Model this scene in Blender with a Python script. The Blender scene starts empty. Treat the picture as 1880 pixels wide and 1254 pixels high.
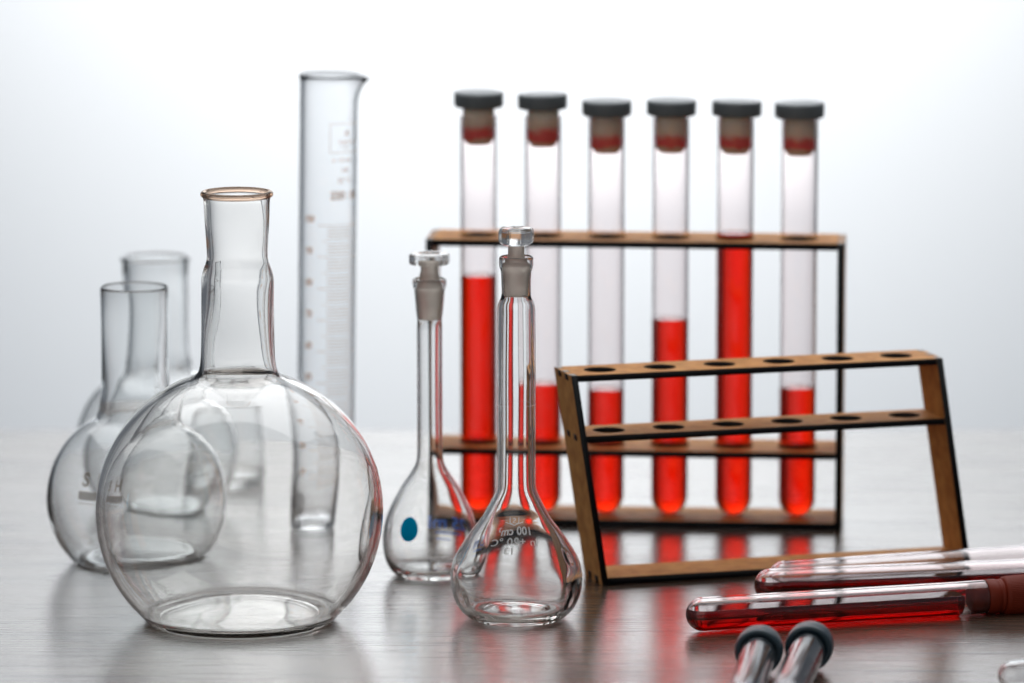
import bpy, bmesh, math, random
from math import pi, sin, cos, sqrt, radians, atan2
from mathutils import Vector, Matrix
random.seed(4)
S = bpy.context.scene
COL = S.collection
MM = 0.001

# ---------------------------------------------------------------- camera
TH = 0.15736
cam_d = bpy.data.cameras.new('camera')
cam = bpy.data.objects.new('camera', cam_d); COL.objects.link(cam)
cam.location = (0, -2.4, 0.48706)
cam.rotation_euler = (pi/2 - TH, 0, 0)
cam_d.sensor_width = 36.0
cam_d.lens = 10000/1880*36.0
cam_d.clip_start = 0.05; cam_d.clip_end = 50
cam_d.dof.use_dof = True
cam_d.dof.focus_distance = 2.335
cam_d.dof.aperture_fstop = 6.0
cam_d.dof.aperture_blades = 9
S.camera = cam

# ---------------------------------------------------------------- world and lamps
W = bpy.data.worlds.new('World'); S.world = W; W.use_nodes = True
bg = W.node_tree.nodes['Background']
bg.inputs[0].default_value = (0.72, 0.80, 0.92, 1); bg.inputs[1].default_value = 0.14

def lamp(kind, name, loc, target, energy, **kw):
    d = bpy.data.lights.new(name, kind); o = bpy.data.objects.new(name, d); COL.objects.link(o)
    o.location = loc
    o.rotation_euler = (Vector(target) - Vector(loc)).to_track_quat('-Z', 'Y').to_euler()
    d.energy = energy
    for k, v in kw.items(): setattr(d, k, v)
    return o
WALL_Y = 1.4
# two studio lamps washing the white backdrop, from above the back of the table
for lx in (-0.22, 0.27):
    lamp('SPOT', 'backdrop_lamp', (lx, 0.80, 0.74), (lx*0.75, WALL_Y, 0.27), 31, spot_size=radians(80), spot_blend=1.0, shadow_soft_size=0.06, color=(1.0, 0.985, 0.97))
lamp('SPOT', 'backdrop_fill_lamp', (0.0, 0.5, 1.8), (0.0, WALL_Y, 0.9), 13, spot_size=radians(110), spot_blend=1.0, shadow_soft_size=0.1, color=(0.62, 0.78, 1.0))
# long strip softbox over the table, and a large added fill on the camera side to lift wood and stoppers
lamp('AREA', 'overhead_softbox', (0.05, 0.45, 1.15), (0.03, 0.0, 0.0), 10.0, shape='RECTANGLE', size=2.2, size_y=1.4, color=(0.98, 0.99, 1.0), spread=radians(120))
lamp('AREA', 'front_fill', (-0.9, -3.0, 1.6), (0, 0, 0.1), 18, shape='RECTANGLE', size=4.4, size_y=2.6, color=(1.0, 0.95, 0.9))

V = S.view_settings
V.view_transform = 'Standard'; V.look = 'None'; V.exposure = 0.14; V.gamma = 1
C = S.cycles
C.use_denoising = True
try: C.denoiser = 'OPENIMAGEDENOISE'
except Exception: pass
C.max_bounces = 32; C.transmission_bounces = 32; C.glossy_bounces = 12; C.diffuse_bounces = 4; C.transparent_max_bounces = 16; C.volume_bounces = 2
C.caustics_reflective = True; C.caustics_refractive = True
C.sample_clamp_indirect = 6.0; C.blur_glossy = 0.3

# ---------------------------------------------------------------- materials
def mat(name):
    m = bpy.data.materials.new(name); m.use_nodes = True
    nt = m.node_tree; nt.nodes.clear()
    out = nt.nodes.new('ShaderNodeOutputMaterial')
    return m, nt, out
def N(nt, t, **kw):
    n = nt.nodes.new(t)
    for k, v in kw.items():
        if hasattr(n, k) and not k.startswith('i_'): setattr(n, k, v)
    return n
def principled(name, col, rough=0.5, **inp):
    m, nt, out = mat(name)
    b = N(nt, 'ShaderNodeBsdfPrincipled')
    b.inputs['Base Color'].default_value = (*col, 1); b.inputs['Roughness'].default_value = rough
    for k, v in inp.items(): b.inputs[k.replace('_', ' ')].default_value = v
    nt.links.new(b.outputs[0], out.inputs['Surface'])
    return m, nt, b, out
def add_bump(nt, b, scale=(1, 1, 1), nscale=100, strength=0.1, dist=0.0005, detail=2, rough=0.5):
    tc = N(nt, 'ShaderNodeTexCoord'); mp = N(nt, 'ShaderNodeMapping'); mp.inputs['Scale'].default_value = scale
    no = N(nt, 'ShaderNodeTexNoise'); no.inputs['Scale'].default_value = nscale; no.inputs['Detail'].default_value = detail; no.inputs['Roughness'].default_value = rough
    bp = N(nt, 'ShaderNodeBump'); bp.inputs['Strength'].default_value = strength; bp.inputs['Distance'].default_value = dist
    nt.links.new(tc.outputs['Object'], mp.inputs[0]); nt.links.new(mp.outputs[0], no.inputs['Vector'])
    nt.links.new(no.outputs[0], bp.inputs['Height']); nt.links.new(bp.outputs[0], b.inputs['Normal'])
    return no
def glass(name, col=(0.985, 0.99, 0.985), rough=0.0, ior=1.47, wave=0.0, wscale=25, vol=None):
    m, nt, out = mat(name)
    g = N(nt, 'ShaderNodeBsdfGlass'); g.inputs['Color'].default_value = (*col, 1)
    g.inputs['Roughness'].default_value = rough; g.inputs['IOR'].default_value = ior
    nt.links.new(g.outputs[0], out.inputs['Surface'])
    if wave: add_bump(nt, g, (1, 1, 0.35), wscale, wave, 0.001, 1.5)
    if vol:
        va = N(nt, 'ShaderNodeVolumeAbsorption'); va.inputs['Color'].default_value = (*vol[0], 1); va.inputs['Density'].default_value = vol[1]
        nt.links.new(va.outputs[0], out.inputs['Volume'])
    return m
M_GLASS = glass('clear_glass', (0.997, 0.997, 0.994), wave=0.02, wscale=60)
M_GLASS_BIG = glass('hand_blown_glass', (0.996, 0.993, 0.987), wave=0.10, wscale=38)
M_GLASS_OLD = glass('greenish_glass', (0.992, 0.996, 0.996), wave=0.08, wscale=40)
M_GLASS_CYL = glass('cylinder_glass', (0.992, 0.995, 0.998))
M_GLASS_TUBE = glass('tube_glass_pink_film', (0.995, 0.975, 0.975))
M_GLASS_CLEAN = glass('tube_glass', (0.985, 0.985, 0.985))
M_VIAL = glass('vial_plastic', (0.985, 0.985, 0.99), rough=0.07, ior=1.45)
M_AMBER = glass('amber_rim_glass', (0.86, 0.74, 0.65))
M_LIQ = glass('red_liquid', (1, 1, 1), ior=1.34, vol=((0.9998, 0.33, 0.0), 430))
M_LIQD = glass('shaded_red_liquid', (1, 1, 1), ior=1.34, vol=((0.89, 0.1, 0.0), 900))  # same red liquid, shade of the lying tubes put into its absorption colour

# ground glass of the joints
m, nt, out = mat('ground_glass'); M_FROST = m
g = N(nt, 'ShaderNodeBsdfGlass'); g.inputs['Color'].default_value = (0.80, 0.755, 0.71, 1); g.inputs['Roughness'].default_value = 0.55; g.inputs['IOR'].default_value = 1.3
d = N(nt, 'ShaderNodeBsdfTranslucent'); d.inputs['Color'].default_value = (0.55, 0.5, 0.46, 1)
mx = N(nt, 'ShaderNodeMixShader'); mx.inputs[0].default_value = 0.35
nt.links.new(g.outputs[0], mx.inputs[1]); nt.links.new(d.outputs[0], mx.inputs[2]); nt.links.new(mx.outputs[0], out.inputs['Surface'])

def print_mat(name, col, trans, alpha=1.0):
    m, nt, out = mat(name)
    a = N(nt, 'ShaderNodeBsdfDiffuse'); a.inputs['Color'].default_value = (*col, 1)
    b = N(nt, 'ShaderNodeBsdfTranslucent'); b.inputs['Color'].default_value = (*trans, 1)
    mx = N(nt, 'ShaderNodeMixShader'); mx.inputs[0].default_value = 0.5
    nt.links.new(a.outputs[0], mx.inputs[1]); nt.links.new(b.outputs[0], mx.inputs[2])
    tr = N(nt, 'ShaderNodeBsdfTransparent'); mx2 = N(nt, 'ShaderNodeMixShader'); mx2.inputs[0].default_value = alpha
    nt.links.new(tr.outputs[0], mx2.inputs[1]); nt.links.new(mx.outputs[0], mx2.inputs[2])
    nt.links.new(mx2.outputs[0], out.inputs['Surface'])
    return m
M_ETCH = print_mat('etched_white', (0.85, 0.84, 0.83), (0.8, 0.78, 0.77), 1.0)
M_TAN = print_mat('amber_print', (1.0, 0.45, 0.12), (1.0, 0.55, 0.18), 0.95)
M_TANFINE = print_mat('amber_fine_print', (1.0, 0.62, 0.34), (1.0, 0.70, 0.42), 0.5)
M_BLUE = print_mat('blue_print', (0.0, 0.50, 0.92), (0.0, 0.56, 0.98), 1.0)
M_BLUETXT = print_mat('blue_lettering', (0.10, 0.22, 0.70), (0.10, 0.22, 0.70), 1.0)
M_GREYDOT = print_mat('grey_print', (0.45, 0.42, 0.40), (0.42, 0.38, 0.37), 0.6)
M_BROWNP = print_mat('brown_print', (0.3, 0.24, 0.17), (0.3, 0.24, 0.17), 0.7)

# MDF of the racks
m, nt, b, out = principled('mdf_face', (0.3, 0.15, 0.06), 0.6); M_MDF = m
b.inputs['Specular IOR Level'].default_value = 0.22
no = add_bump(nt, b, (1, 1, 1), 900, 0.25, 0.0002, 3)
n2 = N(nt, 'ShaderNodeTexNoise'); n2.inputs['Scale'].default_value = 160; n2.inputs['Detail'].default_value = 4
tc = [n for n in nt.nodes if n.type == 'TEX_COORD'][0]
nt.links.new(tc.outputs['Object'], n2.inputs['Vector'])
cr = N(nt, 'ShaderNodeValToRGB'); cr.color_ramp.elements[0].position = 0.3; cr.color_ramp.elements[1].position = 0.75
cr.color_ramp.elements[0].color = (0.44, 0.18, 0.048, 1); cr.color_ramp.elements[1].color = (0.66, 0.32, 0.10, 1)
nt.links.new(n2.outputs[0], cr.inputs[0]); nt.links.new(cr.outputs[0], b.inputs['Base Color'])
M_CHAR, nt, b, _ = principled('laser_charred_edge', (0.004, 0.004, 0.005), 0.55)
b.inputs['Specular IOR Level'].default_value = 0.25
add_bump(nt, b, (1, 1, 1), 1500, 0.3, 0.0002)
M_ENDG, nt, b, _ = principled('scorched_tab', (0.30, 0.26, 0.23), 0.4)
add_bump(nt, b, (1, 1, 1), 1200, 0.6, 0.0003)

M_CAPBLACK, nt, b, _ = principled('black_rubber_cap', (0.12, 0.135, 0.14), 0.3)
add_bump(nt, b, (1, 1, 1), 1500, 0.15, 0.0002)
# brown stopper with a red wet band
m, nt, b, out = principled('stopper_rubber', (0.42, 0.27, 0.17), 0.5, Subsurface_Weight=1.0, Subsurface_Scale=0.012)
b.inputs['Subsurface Radius'].default_value = (1, 0.75, 0.5); M_PLUG = m
tc = N(nt, 'ShaderNodeTexCoord'); sp = N(nt, 'ShaderNodeSeparateXYZ'); nz = N(nt, 'ShaderNodeTexNoise'); nz.inputs['Scale'].default_value = 170
nt.links.new(tc.outputs['Object'], nz.inputs['Vector']); nt.links.new(tc.outputs['Object'], sp.inputs[0])
ma = N(nt, 'ShaderNodeMath', operation='MULTIPLY_ADD'); ma.inputs[1].default_value = 0.006; nt.links.new(nz.outputs[0], ma.inputs[0]); nt.links.new(sp.outputs['Z'], ma.inputs[2])
mr = N(nt, 'ShaderNodeMapRange'); mr.inputs['From Min'].default_value = 0.0; mr.inputs['From Max'].default_value = 0.03
nt.links.new(ma.outputs[0], mr.inputs['Value'])
cr = N(nt, 'ShaderNodeValToRGB'); e = cr.color_ramp.elements
e[0].position = 0.0; e[0].color = (0.85, 0.62, 0.44, 1); e[1].position = 1.0; e[1].color = (0.95, 0.84, 0.70, 1)
for p_, c_ in ((0.17, (0.85, 0.60, 0.42)), (0.21, (0.9, 0.10, 0.07)), (0.32, (0.9, 0.12, 0.09)), (0.42, (0.86, 0.66, 0.50))):
    x = e.new(p_); x.color = (*c_, 1)
nt.links.new(mr.outputs[0], cr.inputs[0]); nt.links.new(cr.outputs[0], b.inputs['Base Color'])
M_CAPRED, nt, b, _ = principled('red_brown_plastic', (0.17, 0.018, 0.005), 0.5, Specular_IOR_Level=0.2)
M_CAPNAVY, nt, b, _ = principled('dark_navy_plastic', (0.010, 0.034, 0.05), 0.3, Coat_Weight=0.3, Coat_Roughness=0.25)

# backdrop paper
M_WALL, nt, b, _ = principled('white_backdrop', (0.80, 0.83, 0.855), 0.9)
b.inputs['Specular IOR Level'].default_value = 0.1
# dark brushed wood laminate of the table, grain along x
m, nt, b, out = principled('dark_wood_laminate', (0.08, 0.06, 0.05), 0.24); M_TABLE = m
tc = N(nt, 'ShaderNodeTexCoord')
def streak(sx, sy, det, rough=0.55):
    mp = N(nt, 'ShaderNodeMapping'); mp.inputs['Scale'].default_value = (sx, sy, 1)
    n = N(nt, 'ShaderNodeTexNoise'); n.inputs['Scale'].default_value = 1; n.inputs['Detail'].default_value = det; n.inputs['Roughness'].default_value = rough
    nt.links.new(tc.outputs['Object'], mp.inputs[0]); nt.links.new(mp.outputs[0], n.inputs['Vector']); return n
n1 = streak(14, 520, 5, 0.7); n2 = streak(5, 60, 4)
mix = N(nt, 'ShaderNodeMath', operation='MULTIPLY_ADD'); mix.inputs[1].default_value = 0.75
nt.links.new(n1.outputs[0], mix.inputs[0])
m2 = N(nt, 'ShaderNodeMath', operation='MULTIPLY'); m2.inputs[1].default_value = 0.25; nt.links.new(n2.outputs[0], m2.inputs[0]); nt.links.new(m2.outputs[0], mix.inputs[2])
cr = N(nt, 'ShaderNodeValToRGB'); cr.color_ramp.elements[0].position = 0.43; cr.color_ramp.elements[1].position = 0.57
cr.color_ramp.elements[0].color = (0.014, 0.009, 0.006, 1); cr.color_ramp.elements[1].color = (0.14, 0.092, 0.062, 1)
nt.links.new(mix.outputs[0], cr.inputs[0]); nt.links.new(cr.outputs[0], b.inputs['Base Color'])
mr = N(nt, 'ShaderNodeMapRange'); mr.inputs['From Min'].default_value = 0.35; mr.inputs['From Max'].default_value = 0.65; mr.inputs['To Min'].default_value = 0.34; mr.inputs['To Max'].default_value = 0.15
sm = streak(7, 11, 3)
sa = N(nt, 'ShaderNodeMath', operation='MULTIPLY_ADD'); sa.inputs[1].default_value = 0.22; nt.links.new(sm.outputs[0], sa.inputs[0]); nt.links.new(mr.outputs[0], sa.inputs[2])
sb = N(nt, 'ShaderNodeMath', operation='SUBTRACT'); sb.inputs[1].default_value = 0.1; nt.links.new(sa.outputs[0], sb.inputs[0])
nt.links.new(mix.outputs[0], mr.inputs['Value']); nt.links.new(sb.outputs[0], b.inputs['Roughness'])
bp = N(nt, 'ShaderNodeBump'); bp.inputs['Strength'].default_value = 0.28; bp.inputs['Distance'].default_value = 0.0006
nt.links.new(mix.outputs[0], bp.inputs['Height']); nt.links.new(bp.outputs[0], b.inputs['Normal'])
b.inputs['Specular IOR Level'].default_value = 0.6
b.inputs['Specular Tint'].default_value = (1.0, 0.86, 0.74, 1)
b.inputs['Coat Weight'].default_value = 1.0; b.inputs['Coat Roughness'].default_value = 0.16; b.inputs['Coat IOR'].default_value = 1.5
nt.links.new(bp.outputs[0], b.inputs['Coat Normal'])

# ---------------------------------------------------------------- helpers
def obj(name, me, m=None, parent=None, smooth=True):
    o = bpy.data.objects.new(name, me); COL.objects.link(o)
    if m is not None:
        for x in (m if isinstance(m, (list, tuple)) else [m]): me.materials.append(x)
    if smooth:
        for p in me.polygons: p.use_smooth = True
    if parent: o.parent = parent
    return o
def tag(o, label, cat, group=None):
    o['label'] = label; o['category'] = cat
    if group: o['group'] = group
    return o
def thing(name, loc, label, cat, group=None, rot=(0, 0, 0)):
    o = bpy.data.objects.new(name, None); COL.objects.link(o); o.location = loc; o.rotation_euler = rot
    o.empty_display_size = 0.01
    return tag(o, label, cat, group)
def catmull(pts, n=5, sharp=()):
    out = []
    P_ = [Vector((a[0], a[1])) for a in pts]
    for i in range(len(P_) - 1):
        p1, p2 = P_[i], P_[i+1]
        p0 = P_[i-1] if i > 0 and i not in sharp else p1
        p3 = P_[i+2] if i + 2 < len(P_) and (i+1) not in sharp else p2
        # centripetal-ish: limit tangents to the segment length
        L = (p2 - p1).length
        def tang(a, b_, c_):
            t = (c_ - a); l = t.length
            return t * (L / l) if l > 1e-9 else t
        t1 = tang(p0, p1, p2) * 0.9; t2 = tang(p1, p2, p3) * 0.9
        for k in range(n):
            s = k / n
            h1 = 2*s**3 - 3*s**2 + 1; h2 = s**3 - 2*s**2 + s; h3 = -2*s**3 + 3*s**2; h4 = s**3 - s**2
            q = p1*h1 + t1*h2 + p2*h3 + t2*h4
            out.append((max(q[0], 0.0), q[1]))
    out.append(tuple(P_[-1]))
    return out
def wob(seed, amp):
    r = random.Random(seed)
    w = [(r.choice([1, 1, 2, 2, 3, 4]), r.uniform(0.02, 0.13), r.uniform(0, 6.28), r.uniform(-1, 1)) for _ in range(7)]
    return lambda a, z: amp * sum(c * sin(k*a + f*z + ph) for k, f, ph, c in w) / 2.0
def lathe(prof, seg=96, wo=None, split=None, wi=None, fn=None):
    """prof in mm, closed solid when it starts and ends on the axis. wo/wi: wobble of outer / inner wall."""
    bm = bmesh.new(); rings = []
    for i, (r, z) in enumerate(prof):
        if r < 1e-6:
            rings.append([bm.verts.new((0, 0, z*MM))])
        else:
            w = wo if (split is None or i < split) else wi
            ring = []
            for k in range(seg):
                a = 2*pi*k/seg
                rr = r + (w(a, z) * min(1, (r/20)**2) if w else 0)
                x, y, zz = rr*cos(a), rr*sin(a), z
                if fn: x, y, zz = fn(x, y, zz, a)
                ring.append(bm.verts.new((x*MM, y*MM, zz*MM)))
            rings.append(ring)
    for a, b_ in zip(rings, rings[1:]):
        if len(a) == 1 and len(b_) == 1: continue
        for k in range(seg):
            k2 = (k+1) % seg
            if len(a) == 1: bm.faces.new((a[0], b_[k], b_[k2]))
            elif len(b_) == 1: bm.faces.new((a[k], b_[0], a[k2]))
            else: bm.faces.new((a[k], b_[k], b_[k2], a[k2]))
    bmesh.ops.recalc_face_normals(bm, faces=bm.faces)
    me = bpy.data.meshes.new('lathe'); bm.to_mesh(me); bm.free(); return me
def torus(R, r, z, seg=96, ts=16, yscale=1):
    prof = [(R + r*cos(t), z + r*sin(t)) for t in [2*pi*i/ts for i in range(ts)]]
    bm = bmesh.new(); rings = []
    for k in range(seg):
        a = 2*pi*k/seg
        rings.append([bm.verts.new((q*cos(a)*MM, q*sin(a)*MM, zz*MM)) for q, zz in prof])
    for k in range(seg):
        A, B = rings[k], rings[(k+1) % seg]
        for i in range(ts):
            j = (i+1) % ts; bm.faces.new((A[i], A[j], B[j], B[i]))
    bmesh.ops.recalc_face_normals(bm, faces=bm.faces)
    me = bpy.data.meshes.new('torus'); bm.to_mesh(me); bm.free(); return me
def text_polys(txt, size, align='CENTER', bold=0.0):
    cu = bpy.data.curves.new('t', 'FONT'); cu.body = txt; cu.size = size; cu.align_x = align; cu.align_y = 'CENTER'; cu.resolution_u = 3; cu.offset = bold
    o = bpy.data.objects.new('t', cu); COL.objects.link(o)
    dg = bpy.context.evaluated_depsgraph_get(); dg.update()
    me = bpy.data.meshes.new_from_object(o.evaluated_get(dg))
    bpy.data.objects.remove(o); bpy.data.curves.remove(cu)
    vs = [(v.co.x, v.co.y) for v in me.vertices]; fs = [tuple(p.vertices) for p in me.polygons]
    bpy.data.meshes.remove(me)
    return vs, fs
class Print:
    """flat shapes in mm (x along the circumference, z up) wrapped round a lathe's outer wall"""
    def __init__(s): s.v = []; s.f = []
    def add(s, vs, fs, ox=0, oz=0, sx=1, sz=1):
        n = len(s.v); s.v += [(ox + a*sx, oz + b_*sz) for a, b_ in vs]; s.f += [tuple(n+i for i in f) for f in fs]
    def text(s, t, size, ox, oz, sx=1.0, bold=0.0): vs, fs = text_polys(t, size, bold=bold); s.add(vs, fs, ox, oz, sx)
    def rect(s, x0, z0, x1, z1):
        k = max(1, int(abs(x1-x0)/1.0)); vs = []; fs = []
        for i in range(k+1):
            x = x0 + (x1-x0)*i/k; vs += [(x, z0), (x, z1)]
        for i in range(k): fs.append((2*i, 2*i+2, 2*i+3, 2*i+1))
        s.add(vs, fs)
    def disc(s, x, z, r, rz=None, n=40):
        rz = rz or r; vs = [(0, 0)]; fs = []
        for R_ in (0.33, 0.66, 1.0):
            vs += [(r*R_*cos(2*pi*i/n), rz*R_*sin(2*pi*i/n)) for i in range(n)]
        for i in range(n):
            j = (i+1) % n; fs.append((0, 1+i, 1+j))
            for q in range(2): fs.append((1+q*n+i, 1+(q+1)*n+i, 1+(q+1)*n+j, 1+q*n+j))
        s.add(vs, fs, x, z)
    def line(s, pts, w):
        for (x0, z0), (x1, z1) in zip(pts, pts[1:]):
            L = sqrt((x1-x0)**2 + (z1-z0)**2); nx, nz = -(z1-z0)/L*w/2, (x1-x0)/L*w/2
            s.add([(x0+nx, z0+nz), (x0-nx, z0-nz), (x1-nx, z1-nz), (x1+nx, z1+nz)], [(0, 1, 2, 3)])
    def build(s, name, m, parent, rfun, rref, ang0, lift=0.06):
        # ang0: direction (radians) the print's centre faces; text reads properly from outside
        bm = bmesh.new()
        vs = []
        for x, z in s.v:
            a = ang0 + x/rref; r = rfun(z) + lift
            vs.append(bm.verts.new((r*cos(a)*MM, r*sin(a)*MM, z*MM)))
        for f in s.f:
            try: bm.faces.new([vs[i] for i in f])
            except ValueError: pass
        me = bpy.data.meshes.new(name); bm.to_mesh(me); bm.free()
        return obj(name, me, m, parent, smooth=False)
def rfun_from(prof, amp=0):
    pts = sorted(prof, key=lambda p: p[1])
    def f(z):
        best = None
        for (r0, z0), (r1, z1) in zip(prof, prof[1:]):
            if min(z0, z1) <= z <= max(z0, z1) and abs(z1-z0) > 1e-9:
                r = r0 + (r1-r0)*(z-z0)/(z1-z0)
                if best is None or r > best: best = r
        return (best if best is not None else 0) + amp
    return f
def sphere_pts(R, c, r0, r1, n):
    """points on a sphere profile from radius r0 below the equator to r1 above it"""
    a0 = -math.acos(r0/R); a1 = math.acos(r1/R)
    return [(R*cos(a0+(a1-a0)*i/n), c + R*sin(a0+(a1-a0)*i/n)) for i in range(n+1)]

# ---------------------------------------------------------------- the setting
def box_me(x0, y0, z0, x1, y1, z1, bev=0.0):
    bm = bmesh.new(); bmesh.ops.create_cube(bm, size=1)
    for v in bm.verts: v.co = ((x0+x1)/2 + v.co.x*(x1-x0), (y0+y1)/2 + v.co.y*(y1-y0), (z0+z1)/2 + v.co.z*(z1-z0))
    if bev: bmesh.ops.bevel(bm, geom=bm.edges[:], offset=bev, segments=3, affect='EDGES')
    me = bpy.data.meshes.new('box'); bm.to_mesh(me); bm.free(); return me
t = obj('tabletop', box_me(-0.9, -0.55, -0.028, 0.9, 0.3765, 0.0, 0.0012), M_TABLE, smooth=False); t['kind'] = 'structure'
# seamless backdrop: a wall that curves forward into a floor sheet
bm = bmesh.new(); rows = []
pth = [(-0.5, -0.74)] + [(WALL_Y - 0.3 + 0.3*sin(a), -0.44 - 0.3*cos(a)) for a in [pi/2*i/10 for i in range(11)]] + [(WALL_Y, 0.3), (WALL_Y, 2.1)]
for y, z in pth: rows.append([bm.verts.new((x, y, z)) for x in (-0.62, 0, 0.62)])
for a, b_ in zip(rows, rows[1:]):
    for i in range(2): bm.faces.new((a[i], a[i+1], b_[i+1], b_[i]))
me = bpy.data.meshes.new('backdrop'); bm.to_mesh(me); bm.free()
t = obj('backdrop', me, M_WALL); t['kind'] = 'structure'

# ---------------------------------------------------------------- racks
def board(outline, holes, th, name):
    """outline: closed 2D polygon in mm; holes: (x, y, r); thickness th along +z. material 0 = faces, 1 = edges"""
    cu = bpy.data.curves.new('b', 'CURVE'); cu.dimensions = '2D'; cu.fill_mode = 'BOTH'; cu.extrude = th/2*MM
    def poly(pts):
        s = cu.splines.new('POLY'); s.points.add(len(pts)-1)
        for i, (x, y) in enumerate(pts): s.points[i].co = (x*MM, y*MM, 0, 1)
        s.use_cyclic_u = True
    poly(outline)
    for x, y, r in holes: poly([(x + r*cos(2*pi*i/48), y + r*sin(2*pi*i/48)) for i in range(48)])
    o = bpy.data.objects.new('b', cu); COL.objects.link(o)
    dg = bpy.context.evaluated_depsgraph_get(); dg.update()
    me = bpy.data.meshes.new_from_object(o.evaluated_get(dg))
    bpy.data.objects.remove(o); bpy.data.curves.remove(cu)
    bm = bmesh.new(); bm.from_mesh(me)
    bmesh.ops.remove_doubles(bm, verts=bm.verts, dist=1e-7)
    bmesh.ops.recalc_face_normals(bm, faces=bm.faces)
    for f in bm.faces: f.material_index = 0 if abs(f.normal.z) > 0.7 else 1
    bm.to_mesh(me); bm.free(); me.name = name
    return me
def place_board(me, axes, off, shear):
    """axes maps board (x,y,z) -> rack (u,v,w); off in mm; shear du per dz"""
    for v in me.vertices:
        q = v.co.copy(); r = Vector((0, 0, 0))
        for i in range(3): r += Vector(axes[i]) * q[i]
        r += Vector(off) * MM
        r.x += shear * r.z
        v.co = r
    me.update()
def rack(name, loc, yaw, L, d, H, zmid, t, u0, pitch, hole_r, shear, label, gap=0.6):
    R = thing(name, loc, label, 'test tube rack', 'laser-cut wooden test tube racks', rot=(0, 0, yaw))
    seg = d/5.0; c = 0.2
    def shelf(ztop, mid, holes, pname):
        # outline with two tabs each end
        tabs = [(seg*1+c, seg*2-c), (seg*3+c, seg*4-c)]
        pr = 0.12  # how far a tab stands proud of the panel
        pts = [(t+c, 0)]
        pts += [(L-t-c, 0)]
        for a, b_ in tabs: pts += [(L-t-c, a), (L+pr, a), (L+pr, b_), (L-t-c, b_)]
        pts += [(L-t-c, d), (t+c, d)]
        for a, b_ in reversed(tabs): pts += [(t+c, b_), (-pr, b_), (-pr, a), (t+c, a)]
        hs = [(u0 + i*pitch, d/2, hole_r) for i in range(6)] if holes else []
        me = board(pts, hs, t, pname)
        place_board(me, [(1, 0, 0), (0, 1, 0), (0, 0, 1)], (0, 0, ztop - t/2), shear)
        # tab ends scorched
        o = obj(pname, me, [M_MDF, M_CHAR], R, smooth=False)
        return o
    def panel(u):
        # v horizontal, z vertical; notches top and bottom for the tabs, slots at the middle
        zt, zb = H - t - c, gap + t + c
        pts = [(0, 0), (seg, 0), (seg, zb), (2*seg, zb), (2*seg, 0), (3*seg, 0), (3*seg, zb), (4*seg, zb), (4*seg, 0), (d, 0), (d, H),
               (4*seg, H), (4*seg, zt), (3*seg, zt), (3*seg, H), (2*seg, H), (2*seg, zt), (seg, zt), (seg, H), (0, H)]
        me = board(pts, [], t, 'side_panel')
        place_board(me, [(0, 1, 0), (0, 0, 1), (1, 0, 0)], (u, 0, 0), shear)
        for p in me.polygons:   # end grain of the fingers on the top edge is only scorched
            if p.normal.z > 0.9 and p.center.z > (H-0.5)*MM: p.material_index = 2
        return obj('side_panel', me, [M_MDF, M_CHAR, M_ENDG], R, smooth=False)
    shelf(H, False, True, 'top_shelf'); shelf(zmid, True, True, 'middle_shelf'); shelf(gap + t, False, False, 'base_board')
    panel(t/2); panel(L - t/2)
    return R
rear_yaw = -0.08534
REAR = rack('test_tube_rack', (-0.04044, 0.11983, 0), rear_yaw, 195.2, 34.9, 135.6, 36.9, 3.1, 23.35, 30.07, 9.35, 0.0009,
            'upright wooden test tube rack holding six stoppered tubes of red liquid')
rack('test_tube_rack', (0.04024, -0.02431, 0), 0.28403, 174.8, 26.3, 95.35, 67.9, 2.9, 17.3, 28.0, 7.25, -0.15472,
     'small empty wooden test tube rack leaning askew in front of the full rack')

# ---------------------------------------------------------------- test tubes in the rear rack
def tube_profile(ro, ri, H, lip=0.0):
    n = 12; o = [(ro*sin(pi/2*i/n), ro - ro*cos(pi/2*i/n)) for i in range(n+1)]
    o += [(ro, H*0.25), (ro, H*0.5), (ro, H*0.75), (ro, H-1.2)]
    o += [(ro+lip, H-0.7), (ro+lip, H-0.2), ((ro+ri)/2+lip/2, H), (ri+0.1, H-0.2)]
    inn = [(ri, H-0.8), (ri, H*0.75), (ri, H*0.5), (ri, H*0.25)] + [(ri*sin(pi/2*i/n), ro - ri*cos(pi/2*i/n)) for i in range(n, -1, -1)]
    return o, inn
def liquid_profile(ro, ri, level, over=0.08):
    r = ri + over; n = 12
    p = [(r*sin(pi/2*i/n), ro - r*cos(pi/2*i/n)) for i in range(n+1)]
    p += [(r, ro + (level-ro)*q) for q in (0.33, 0.66)] + [(r, level-2), (r, level-0.6), (r, level+0.15), (r, level+0.3), (r-0.2, level+0.28), (r-0.6, level+0.1), (r-1.3, level), (r*0.5, level), (0, level)]
    return p
def arc(z0, z1, r): return []
def stopper_meshes():
    cap = catmull([(0, 24.3), (10.2, 24.3), (11.3, 24.2), (11.6, 23.8), (11.6, 18.2), (11.3, 17.5), (7.6, 17.3), (0, 17.3)], 2)
    return lathe([(0, 24.4), (11.0, 24.4), (11.4, 24.3), (11.57, 24.1), (11.6, 22), (11.6, 18.6), (11.4, 17.9), (10.9, 17.5), (0, 17.5)], 64), \
           lathe([(0, 0), (4.4, 0), (5.2, 0.3), (7.1, 2.6), (7.35, 3.2), (7.42, 10), (7.42, 17.48), (0, 17.48)], 64)
CAPM, PLUGM = stopper_meshes()
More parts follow.
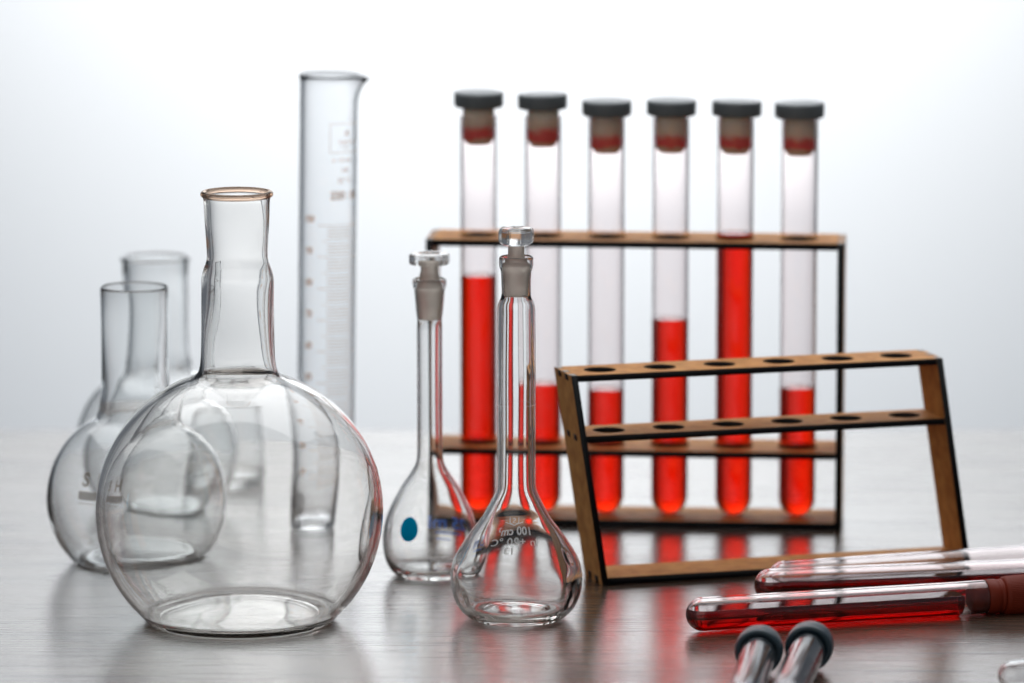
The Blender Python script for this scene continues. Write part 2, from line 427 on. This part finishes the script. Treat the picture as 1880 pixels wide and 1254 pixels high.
spec = [  # u, liquid level, stopper lift, label
    (23.35, 116.4, 3.9, 'first stoppered test tube from the left, red liquid about two thirds full, rear rack'),
    (53.65, 65.4, 3.2, 'second stoppered test tube from the left, one third full, behind the taller volumetric flask'),
    (83.45, 63.0, 0.4, 'third stoppered test tube from the left, one third full, behind small rack\'s first hole'),
    (113.6, 96.9, 0.9, 'fourth stoppered test tube from the left, about half full of red liquid, rear rack'),
    (143.8, 137.8, 0.7, 'fullest stoppered test tube, red liquid up to the rear rack\'s top shelf'),
    (173.7, 65.1, 0.2, 'rightmost stoppered test tube in the rear rack, one third of red liquid')]
cy, sy = cos(rear_yaw), sin(rear_yaw)
o_, i_ = tube_profile(8.6, 7.62, 188.2, 0.35)
TUBEM = lathe(o_ + i_, 72)
for i, (u, lev, lift, lab) in enumerate(spec):
    vv = 17.4
    x = -0.04044 + (u*cy - vv*sy)*MM; y = 0.11983 + (u*sy + vv*cy)*MM
    z = 3.76
    T = thing('test_tube', (x, y, z*MM), lab, 'test tube', 'stoppered test tubes in the rear rack', rot=(0, 0, 0.7*i))
    obj('glass_wall', TUBEM, M_GLASS_TUBE if i == 0 else None, T)
    obj('liquid', lathe(liquid_profile(8.6, 7.62, lev - z), 64), M_LIQ, T)
    c_ = obj('stopper', PLUGM, M_PLUG if i == 0 else None, T); c_.location = (0, 0, (192.2 - 17.3 + lift - z - 0.0)*MM)
    c_.rotation_euler = (radians(random.uniform(-0.5, 0.5)), radians(random.uniform(-0.5, 0.5)), random.uniform(0, 6))
    d_ = obj('cap', CAPM, M_CAPBLACK if i == 0 else None, c_)
    d_.rotation_euler = (radians(random.uniform(-1.3, 1.3)), radians(random.uniform(-1.3, 1.3)), 0)

# ---------------------------------------------------------------- flasks
def flask(name, loc, label, m, outer, inner, wo, wi, amp_print=None):
    F = thing(name, loc, label, 'flask')
    return F
# large flat-bottomed round flask
L1 = 'large clear round-bodied flask with an amber-rimmed neck, nearest on the left'
BF = thing('round_flask', (-0.1173, -0.097, -0.0002), L1, 'flask')
R_, c_ = 61.9, 48.0
out1 = [(0, 1.6), (20, 1.2), (33, 0.4), (37.5, 0.0), (40.5, 1.0)] + sphere_pts(R_, c_, 43.5, 19.5, 26) + [(17.2, 108.6), (16.3, 111.8), (15.9, 116), (15.6, 128), (15.6, 145), (15.5, 149.8), (14.6, 153.2), (13.3, 157.0), (13.15, 162), (13.9, 175), (14.2, 182.5), (14.6, 184.6)]
in1 = [(12.9, 184.8), (12.6, 182), (12.3, 175), (11.6, 162), (11.8, 157.5), (13.0, 153.0), (13.9, 149.0), (14.0, 145), (14.0, 128), (14.2, 117), (14.9, 111), (16.5, 106.6)] + \
      [(r*0.966, c_ + (z-c_)*0.966) for r, z in reversed(sphere_pts(R_, c_, 42.0, 20.5, 26))] + [(37.5, 4.2), (33, 3.4), (20, 3.9), (0, 4.4)]
o2 = catmull(out1, 3); i2 = catmull(in1, 3)
obj('body', lathe(o2 + i2, 128, wob(1, 0.2), len(o2), (lambda a, z, w=wob(7, 0.75): w(a, z)*(1.0 if z > 112 else (0.32 if z < 95 else 0.32 + 0.68*(z-95)/17)))), M_GLASS_BIG, BF)
obj('rim', torus(14.25, 1.35, 185.5), M_AMBER, BF)

# grit stuck inside the base and scratches on the wall
r_ = random.Random(5); bm = bmesh.new(); fi = rfun_from(i2)
for k in range(150):
    a = r_.gauss(radians(-38), 0.22) if k < 90 else r_.uniform(-pi, pi)
    z = abs(r_.gauss(0, 2.2)) + 5.0 if k < 90 else r_.uniform(6, 90)
    rr = fi(z) - 0.05; q = r_.uniform(0.05, 0.22) if k < 90 else r_.uniform(0.04, 0.13)
    c0 = Vector((rr*cos(a), rr*sin(a), z)); t1 = Vector((-sin(a), cos(a), 0)); t2 = Vector((0, 0, 1)) - c0.normalized()*0.3
    n_ = r_.choice([5, 6]); bm.faces.new([bm.verts.new((c0 + (t1*cos(2*pi*j/n_) + t2*sin(2*pi*j/n_))*q*r_.uniform(0.6, 1.2))*MM) for j in range(n_)])
me = bpy.data.meshes.new('specks'); bm.to_mesh(me); bm.free()
o = obj('specks', me, principled('dark_grit', (0.03, 0.022, 0.018), 0.8)[0], BF, smooth=False); o['kind'] = 'stuff'

def round_flask(loc, label, R_, c_, rb, rn, zn, ztop, bead, seeds, th=1.5):
    F = thing('round_flask', loc, label, 'flask')
    out = [(0, 1.2), (rb*0.6, 0.8), (rb*0.88, 0.1), (rb*0.98, 0.2)] + sphere_pts(R_, c_, rb+2.2, rn+7.5, 22) + [(rn+3.0, zn-9), (rn+0.9, zn-2), (rn+0.15, zn+5), (rn, zn+15), (rn, (zn+ztop)/2+5), (rn+0.05, ztop-8), (rn+0.1, ztop-1.0), (rn-0.05, ztop-0.3)]
    inn = [(rn-0.4, ztop), (rn-0.75, ztop-0.3), (rn-0.9, ztop-1.4), (rn-th, ztop-8), (rn-th, (zn+ztop)/2+5), (rn-th, zn+15), (rn-th+0.1, zn+5), (rn+0.9-th, zn-2.5), (rn+2.2-th*0.8, zn-9.5)] + \
          [(r*(1-th*1.1/R_), c_ + (z-c_)*(1-th*1.1/R_)) for r, z in reversed(sphere_pts(R_, c_, rb+1.5, rn+7.5, 22))] + [(rb*0.9, 3.0), (rb*0.6, 3.4), (0, 3.8)]
    a, b_ = catmull(out, 3), catmull(inn, 3)
    obj('body', lathe(a + b_, 112, wob(seeds[0], 0.2), len(a), wob(seeds[1], 0.4)), M_GLASS_OLD, F)
    if bead: obj('rim', torus(rn+0.1, bead, ztop-0.3), M_GLASS_OLD, F)
    return F, a
LF, la = round_flask((-0.1705, 0.0322, -0.0002), 'smaller clear round flask with thin plain rim and brown label, behind the large flask', 40.8, 30.0, 27.0, 15.2, 76, 126.6, 0.0, (11, 12), 1.3)
p = Print(); p.text('S  H', 8.0, 0, 43.6, bold=0.3); p.rect(-8.2, 35.0, 8.2, 38.8); p.rect(-8.2, 33.3, 5, 33.6)
p.build('printed_label', M_BROWNP, LF, rfun_from(la, 0.35), 40, radians(-90-24))
round_flask((-0.1701, 0.172, 0.0002), 'clear round flask with thick beaded rim, farthest back on the left', 39.2, 29.0, 26.0, 15.6, 73, 119.0, 1.05, (21, 22), 1.5)

# beaker behind
BK = thing('beaker', (-0.1412, 0.2385, 0.0002), 'small clear glass beaker seen through the large round flask', 'beaker')
ob = catmull([(0, 0.8), (16, 0.6), (19, 0.1), (20.4, 1.6), (20.5, 5), (20.5, 20), (20.5, 40), (20.8, 44.5), (21.6, 46)], 3)
ib = catmull([(21.2, 46.6), (19.8, 44.5), (19.3, 40), (19.3, 20), (19.3, 5), (18.2, 2.6), (12, 2.4), (0, 2.4)], 3)
obj('body', lathe(ob + ib, 80, wob(31, .1), len(ob), wob(32, .25)), M_GLASS_OLD, BK)

# ---------------------------------------------------------------- measuring cylinder
CY = thing('measuring_cylinder', (-0.0883, 0.1264, 0.0004), 'tall clear measuring cylinder with faded orange graduations and a pouring lip', 'measuring cylinder', rot=(0, radians(0.85), 0))
ro, ri, HC = 13.75, 12.1, 212.0
def spout(x, y, z, a):
    a = (a + pi) % (2*pi) - pi
    k = math.exp(-(a/0.42)**2) * max(0, min(1, (z - (HC-13))/13))**2
    x += 4.8*k; z -= 1.9*k
    return x, y, z
oc = [(0, 1.2), (9, 0.9), (11.5, 0), (13.2, 0.4), (13.75, 1.6)] + [(ro, 4 + i*(HC-20)/8) for i in range(9)] + [(ro, HC-12), (ro, HC-9), (ro, HC-6), (ro+0.05, HC-3), (ro+0.25, HC-1.2), (ro+0.5, HC-0.5)]
ic = [(ro+0.1, HC), (ri+0.5, HC-0.5), (ri+0.1, HC-3), (ri, HC-6), (ri, HC-9), (ri, HC-12)] + [(ri, 4 + i*(HC-20)/8) for i in range(8, -1, -1)] + [(11.8, 3.0), (9, 2.8), (0, 3.2)]
obj('body', lathe(oc + ic, 96, wob(41, 0.04), len(oc), wob(42, 0.1), fn=spout), M_GLASS_CYL, CY)
fr = rfun_from([(ro, 0), (ro, 300)], 0.12)
AF = radians(-90)
fine = Print(); z0 = 142.6; step = 14.9/10
k = 0
z = z0
while z > 18:
    if k % 10 == 0: fine.rect(-4.3, z-0.22, 15.5, z+0.22)
    elif k % 5 == 0: fine.rect(-1.8, z-0.16, 13.5, z+0.16)
    else: fine.rect(0.3, z-0.3, 12.2, z+0.3)
    z -= step; k += 1
fine.build('printed_scale', M_TANFINE, CY, fr, 13.75, AF)
num = Print()
for j in range(9): num.text(str(100-10*j), 4.4, -8.6, z0 + 2.6 - 14.9*j, 0.8, bold=0.12)
num.text('250 : 8', 5.2, 8.0, 156.5, 0.9, bold=0.14)
num.text('20 \u00b0C', 3.2, 8.6, 163.5); num.text('ml', 3.6, 8.6, 168.6); num.text('\u00b1 1.0 ml', 2.9, 7.0, 173.2); num.text('A', 4.4, 9.6, 185.6); num.text('MADE IN', 2.2, 9.6, 181.5)
num.build('numerals', M_TAN, CY, fr, 13.75, AF)
bx = Print()
for a in ((1.0, 176.5, 16.5, 176.9), (1.0, 190.0, 16.5, 190.4), (1.0, 176.9, 1.4, 190.0), (16.1, 176.9, 16.5, 190.0)): bx.rect(*a)
bx.text('TGL', 3.0, 8.6, 179.0); bx.build('printed_frame', M_TANFINE, CY, fr, 13.75, AF)
dot = Print(); dot.disc(-10.5, 12.0, 5.0); dot.build('grey_dot', M_GREYDOT, CY, fr, 13.75, AF)
mm_ = Print(); mm_.text('m', 6.0, -0.6, 8.6); mm_.build('lettering', M_GREYDOT, CY, fr, 13.75, AF)

# ---------------------------------------------------------------- volumetric flasks
def gon_stopper(n, rings, rot=0.0):
    """faceted disc: rings of (r, z) on an n-gon, solid"""
    bm = bmesh.new(); R = []
    for r, z in rings:
        R.append([bm.verts.new((0, 0, z*MM))] if r < 1e-6 else [bm.verts.new((r*cos(2*pi*k/n+rot)*MM, r*sin(2*pi*k/n+rot)*MM, z*MM)) for k in range(n)])
    for a, b_ in zip(R, R[1:]):
        for k in range(n):
            k2 = (k+1) % n
            if len(a) == 1: bm.faces.new((a[0], b_[k], b_[k2]))
            elif len(b_) == 1: bm.faces.new((a[k], b_[0], a[k2]))
            else: bm.faces.new((a[k], b_[k], b_[k2], a[k2]))
    bmesh.ops.recalc_face_normals(bm, faces=bm.faces)
    es = [e for e in bm.edges if len(e.link_faces) == 2 and e.calc_face_angle(0) > 0.25]
    bmesh.ops.bevel(bm, geom=es, offset=0.28*MM, segments=2, affect='EDGES')
    me = bpy.data.meshes.new('gon'); bm.to_mesh(me); bm.free(); return me

VF = thing('volumetric_flask', (0.0018, -0.0932, -0.0002), 'taller volumetric flask in front with thick faceted stopper and white etched capacity marks', 'volumetric flask', 'stoppered volumetric flasks')
ov = catmull([(0, 1.3), (10, 0.9), (15.5, 0.1), (17.6, 0.0), (20.6, 1.3), (24.8, 5.6), (27.3, 11.8), (27.95, 18.5), (27.0, 24.2), (24.6, 29.4), (19.6, 37.2), (14.6, 44.0), (11.9, 48.8), (9.8, 53.0), (8.55, 56.2), (8.25, 58.6), (8.2, 75), (8.2, 100), (8.15, 125), (8.1, 132.6), (7.85, 135.4), (7.2, 137.2), (6.5, 138.6), (6.15, 140.2), (6.2, 145), (6.5, 150.2), (7.1, 151.9), (7.25, 153.2), (7.2, 155.6), (6.9, 156.3)], 4)
iv = catmull([(6.5, 156.5), (6.15, 156), (6.12, 153), (5.65, 146), (5.22, 139.4), (5.4, 137.6), (6.3, 135.2), (6.45, 131), (6.45, 125), (6.4, 100), (6.45, 75), (6.5, 60), (6.8, 56), (8.6, 51.6), (13.2, 43.0), (18.3, 36.0), (23.1, 28.4), (25.3, 23.4), (26.0, 18.4), (25.4, 12.4), (23.0, 7.2), (19.4, 4.0), (15, 3.0), (8, 3.2), (0, 3.6)], 4)
def wv(a, z, w=wob(52, 0.65)):
    d = w(a, z)
    for a0, z0, k, sa, sz in ((-0.42, 27.5, -0.9, 0.07, 1.7), (-0.5, 10.5, -0.9, 0.07, 1.6), (-2.75, 21, 0.9, 0.14, 3.0), (-2.6, 12, -0.7, 0.1, 2.2), (-0.75, 18, 0.5, 0.2, 5.0)):
        q = (a - (a0 % (2*pi)))
        d += k*math.exp(-(q/sa)**2 - ((z-z0)/sz)**2)
    return d
obj('body', lathe(ov + iv, 200, wob(51, 0.12), len(ov), wv), M_GLASS, VF)
obj('graduation_ring', torus(8.22, 0.07, 93.1, 96, 6), M_ETCH, VF)
st = obj('stopper', lathe([(0, 162.0), (3.2, 162.0), (3.4, 160.6), (3.45, 157.6), (3.8, 155.2), (4.7, 154.0), (5.9, 153.2), (6.06, 152.4), (5.6, 146), (5.2, 139.9), (4.9, 139.5), (0, 139.5)], 72), M_FROST, VF)
obj('stopper_grip', gon_stopper(8, [(0, 160.9), (3.6, 160.7), (6.9, 161.9), (7.75, 163.2), (7.75, 167.4), (6.9, 168.6), (3.0, 168.9), (0, 168.3)], 0.25), M_GLASS, st, smooth=False)
rv = rfun_from(ov, 0.12)
et = Print()
et.text('100 cm\u00b3', 5.1, 0.3, 37.6, 0.98, bold=0.06); et.text('In +20 \u00b0C', 5.2, 0.4, 32.7, 1.0, bold=0.02); et.text('13', 4.6, 2.4, 28.0, bold=0.08)
et.text('S', 4.6, 0.8, 42.9)
et.line([(-1.9, 45.2), (-1.6, 41.9), (-0.2, 40.9)], 0.42); et.line([(3.7, 45.2), (3.2, 41.9), (1.7, 40.9)], 0.42)
et.line([(-4.2, 42.4), (0.8, 40.2), (5.8, 42.4)], 0.42)
et.v = [(x, z-4.0) for x, z in et.v]
et.build('etched_lettering', M_ETCH, VF, rv, 23, radians(90))

SF = thing('volumetric_flask', (-0.0368, 0.0018, -0.0002), 'slimmer volumetric flask with thin flat stopper, blue dot and blue lettering', 'volumetric flask', 'stoppered volumetric flasks')
os_ = catmull([(0, 1.1), (8, 0.7), (12, 0.1), (13.8, 0.0), (17.2, 2.4), (19.7, 7.4), (20.8, 14), (20.5, 20.5), (19.2, 26.2), (16.6, 32.6), (12.4, 40.6), (8.6, 46.2), (6.4, 50.2), (5.75, 54), (5.65, 60), (5.65, 80), (5.65, 100), (5.6, 111), (5.45, 114.4), (5.9, 118), (6.5, 125), (6.8, 128.2), (7.4, 130), (7.5, 132), (7.1, 133.2)], 4)
is_ = catmull([(6.6, 133.3), (6.3, 132.6), (6.2, 129.5), (5.7, 122), (5.0, 114.9), (4.7, 112.5), (4.6, 108), (4.55, 80), (4.6, 60), (4.8, 53.6), (5.6, 49.4), (7.7, 45.3), (11.5, 39.7), (15.5, 32), (17.9, 26), (19.1, 20.4), (19.4, 14.2), (18.4, 8.4), (16.0, 4.4), (12.8, 3.0), (8, 2.9), (0, 3.2)], 4)
obj('body', lathe(os_ + is_, 104, wob(61, 0.07), len(os_), wob(62, 0.2)), M_GLASS, SF)
st = obj('stopper', lathe([(0, 141.4), (3.7, 141.4), (3.75, 139.6), (3.85, 136.6), (4.3, 135.0), (4.5, 132.0), (5.6, 130.4), (6.1, 128.8), (5.6, 122), (5.05, 115.6), (4.8, 115.2), (0, 115.2)], 72), M_FROST, SF)
obj('stopper_grip', gon_stopper(10, [(0, 139.4), (4.2, 139.4), (8.7, 139.7), (9.1, 140.3), (9.1, 143.7), (8.8, 144.4), (5.0, 144.5), (4.4, 144.0), (0, 143.9)], 0.2), M_GLASS, st, smooth=False)
rs = rfun_from(os_, 0.1)
SF.scale = (1.02, 1.02, 1.01); VF.scale = (1.02, 1.02, 1.011)
p = Print(); p.disc(-9.4, 24.0, 4.3, 5.3); p.build('blue_dot', M_BLUE, SF, rs, 20, radians(-90))
p = Print(); p.text('25 ml', 8.0, -8.6, 19.6, 1.1, bold=0.25); p.rect(-15, 14.6, -2, 15.4); p.rect(-9, 12.0, -2.5, 12.5)
p.build('blue_lettering', M_BLUETXT, SF, rs, 20, radians(90))

# ---------------------------------------------------------------- tubes lying on the table
def lying(name, p0, p1, rad, ext, label, cat, group, wall, level, m, cap=None, tip_len=0):
    """p0: centre of the hemispherical end (table coords m), p1 a point further along the axis"""
    a = Vector((p1[0]-p0[0], p1[1]-p0[1], 0)); yaw = atan2(a.y, a.x)
    T = thing(name, (p0[0], p0[1], rad*MM + 0.0002), label, cat, group, rot=(0, pi/2, yaw))
    # local z runs along the tube; local +x points down (world -z)
    o, inn = tube_profile(rad, rad-wall, ext)
    me = lathe([(r, z-rad) for r, z in o + inn], 72, wob(len(label), 0.02), len(o), wob(len(label)+3, 0.06)); obj('glass_wall', me, m, T)
    if level is not None:
        pr = [(r, z-rad) for r, z in liquid_profile(rad, rad-wall, ext-12)]
        me = lathe(pr, 64)
        bm = bmesh.new(); bm.from_mesh(me)
        h = (rad-wall)*(1-2*level)*MM
        r_ = bmesh.ops.bisect_plane(bm, geom=bm.verts[:]+bm.edges[:]+bm.faces[:], plane_co=(h, 0, 0), plane_no=(-1, 0, 0), clear_outer=True)
        ed = [e for e in r_['geom_cut'] if isinstance(e, bmesh.types.BMEdge)]
        f = bmesh.ops.contextual_create(bm, geom=ed)
        bmesh.ops.recalc_face_normals(bm, faces=bm.faces)
        bm.to_mesh(me); bm.free()
        q = obj('liquid', me, M_LIQD, T)
        for pl in me.polygons:
            if abs(pl.normal.x) > 0.999 and pl.area > 1e-5: pl.use_smooth = False
    return T
G1 = 'stoppered tubes of red liquid lying on the table'
tA = lying('test_tube', (0.0815, -0.1205), (0.2036, -0.0850), 7.35, 136, 'nearest lying test tube, over half full of red liquid, with a ribbed red-brown cap', 'test tube', G1, 1.0, 0.68, glass('lying_tube_glass', (0.985, 0.96, 0.96)))
tB = lying('test_tube', (0.1134, -0.0587), (0.2265, -0.0366), 7.3, 150, 'middle one of the three lying test tubes, with a shallow layer of red liquid', 'test tube', G1, 1.0, 0.68, bpy.data.materials['lying_tube_glass'])
tC = lying('test_tube', (0.1202, -0.0415), (0.2294, -0.0052), 7.3, 150, 'farthest lying test tube, almost empty and clear, closest to the askew rack', 'test tube', G1, 1.0, 0.12, bpy.data.materials['lying_tube_glass'])
def ribbed(prof_fn, seg):
    return prof_fn
def rib_lathe(prof, seg, depth, zlo, zhi):
    def fn(x, y, z, a):
        if zlo <= z <= zhi:
            k = 1 - depth/ sqrt(x*x+y*y) * (0.5+0.5*cos(a*seg/4.0)) ; return x*k, y*k, z
        return x, y, z
    return lathe(prof, seg, fn=fn)
# cap of the nearest tube: inner plug, collar, ribbed grip
def red_cap(T, z):
    c = obj('cap', rib_lathe([(0, 15.2), (7.2, 15.2), (8.2, 16.0), (8.55, 17.5), (8.75, 26), (8.9, 34), (8.7, 35.5), (8.0, 36.2), (0, 36.2)], 256, 0.22, 16.5, 35.6), M_CAPRED, T)
    c.location = (0, 0, z*MM)
    col = obj('collar', lathe([(0, 7.3), (6.9, 7.3), (7.45, 7.9), (7.55, 11.5), (7.45, 12.6), (7.0, 13.1), (7.0, 13.7), (7.4, 14.1), (7.3, 15.3), (0, 15.3)], 96), M_CAPRED, c)
    pl = obj('plug', lathe([(0, 0), (5.2, 0), (6.1, 0.6), (6.32, 1.6), (6.32, 7.4), (0, 7.4)], 96), M_CAPRED, c)
for T, z in ((tA, 128.6 - 7.4), (tB, 142.6-7.3), (tC, 142.6-7.3)): red_cap(T, z)
# the tube wall of the nearest tube ends at the collar

# two clear vials with navy caps, caps away from the camera
def vial(p, q, label):
    a = Vector((q[0]-p[0], q[1]-p[1], 0)); yaw = atan2(a.y, a.x)
    rc = 9.9; tilt = 0.02
    T = thing('capped_vial', (p[0], p[1], rc*MM + 0.0002), label, 'vial', 'navy-capped vials lying at the front edge', rot=(0, pi/2 + tilt, yaw))
    o, inn = tube_profile(7.3, 6.4, 92)
    L = 92
    me = lathe([(r, L - z + 1.0) for r, z in o + inn], 80); obj('glass_wall', me, M_VIAL, T)
    cap = obj('cap', rib_lathe([(0, -7.6), (7.4, -7.6), (8.9, -7.2), (9.6, -6.2), (9.85, -4.6), (9.85, 2.6), (9.6, 3.6), (9.1, 4.1), (7.65, 4.1), (7.5, 3.6), (7.42, 0.9), (0, 0.9)], 288, 0.22, -6.0, 3.0), M_CAPNAVY, T)
    return T
vial((0.1016, -0.2060), (0.0955, -0.2597), 'clear vial with navy cap lying at the front edge, left one of two')
vial((0.1227, -0.1985), (0.1130, -0.2597), 'clear vial with navy cap lying at the front edge, right one of two')
# rounded end of one more clear tube reaching into the lower right corner
o, inn = tube_profile(6.2, 5.3, 110)
T = thing('glass_tube', (0.2035, -0.2365, 6.4*MM), 'rounded end of a clear empty tube in the lower right corner', 'glass tube', rot=(0, pi/2, radians(28)))
obj('glass_wall', lathe([(r, z-6.2) for r, z in o + inn], 72), M_GLASS_CLEAN, T)
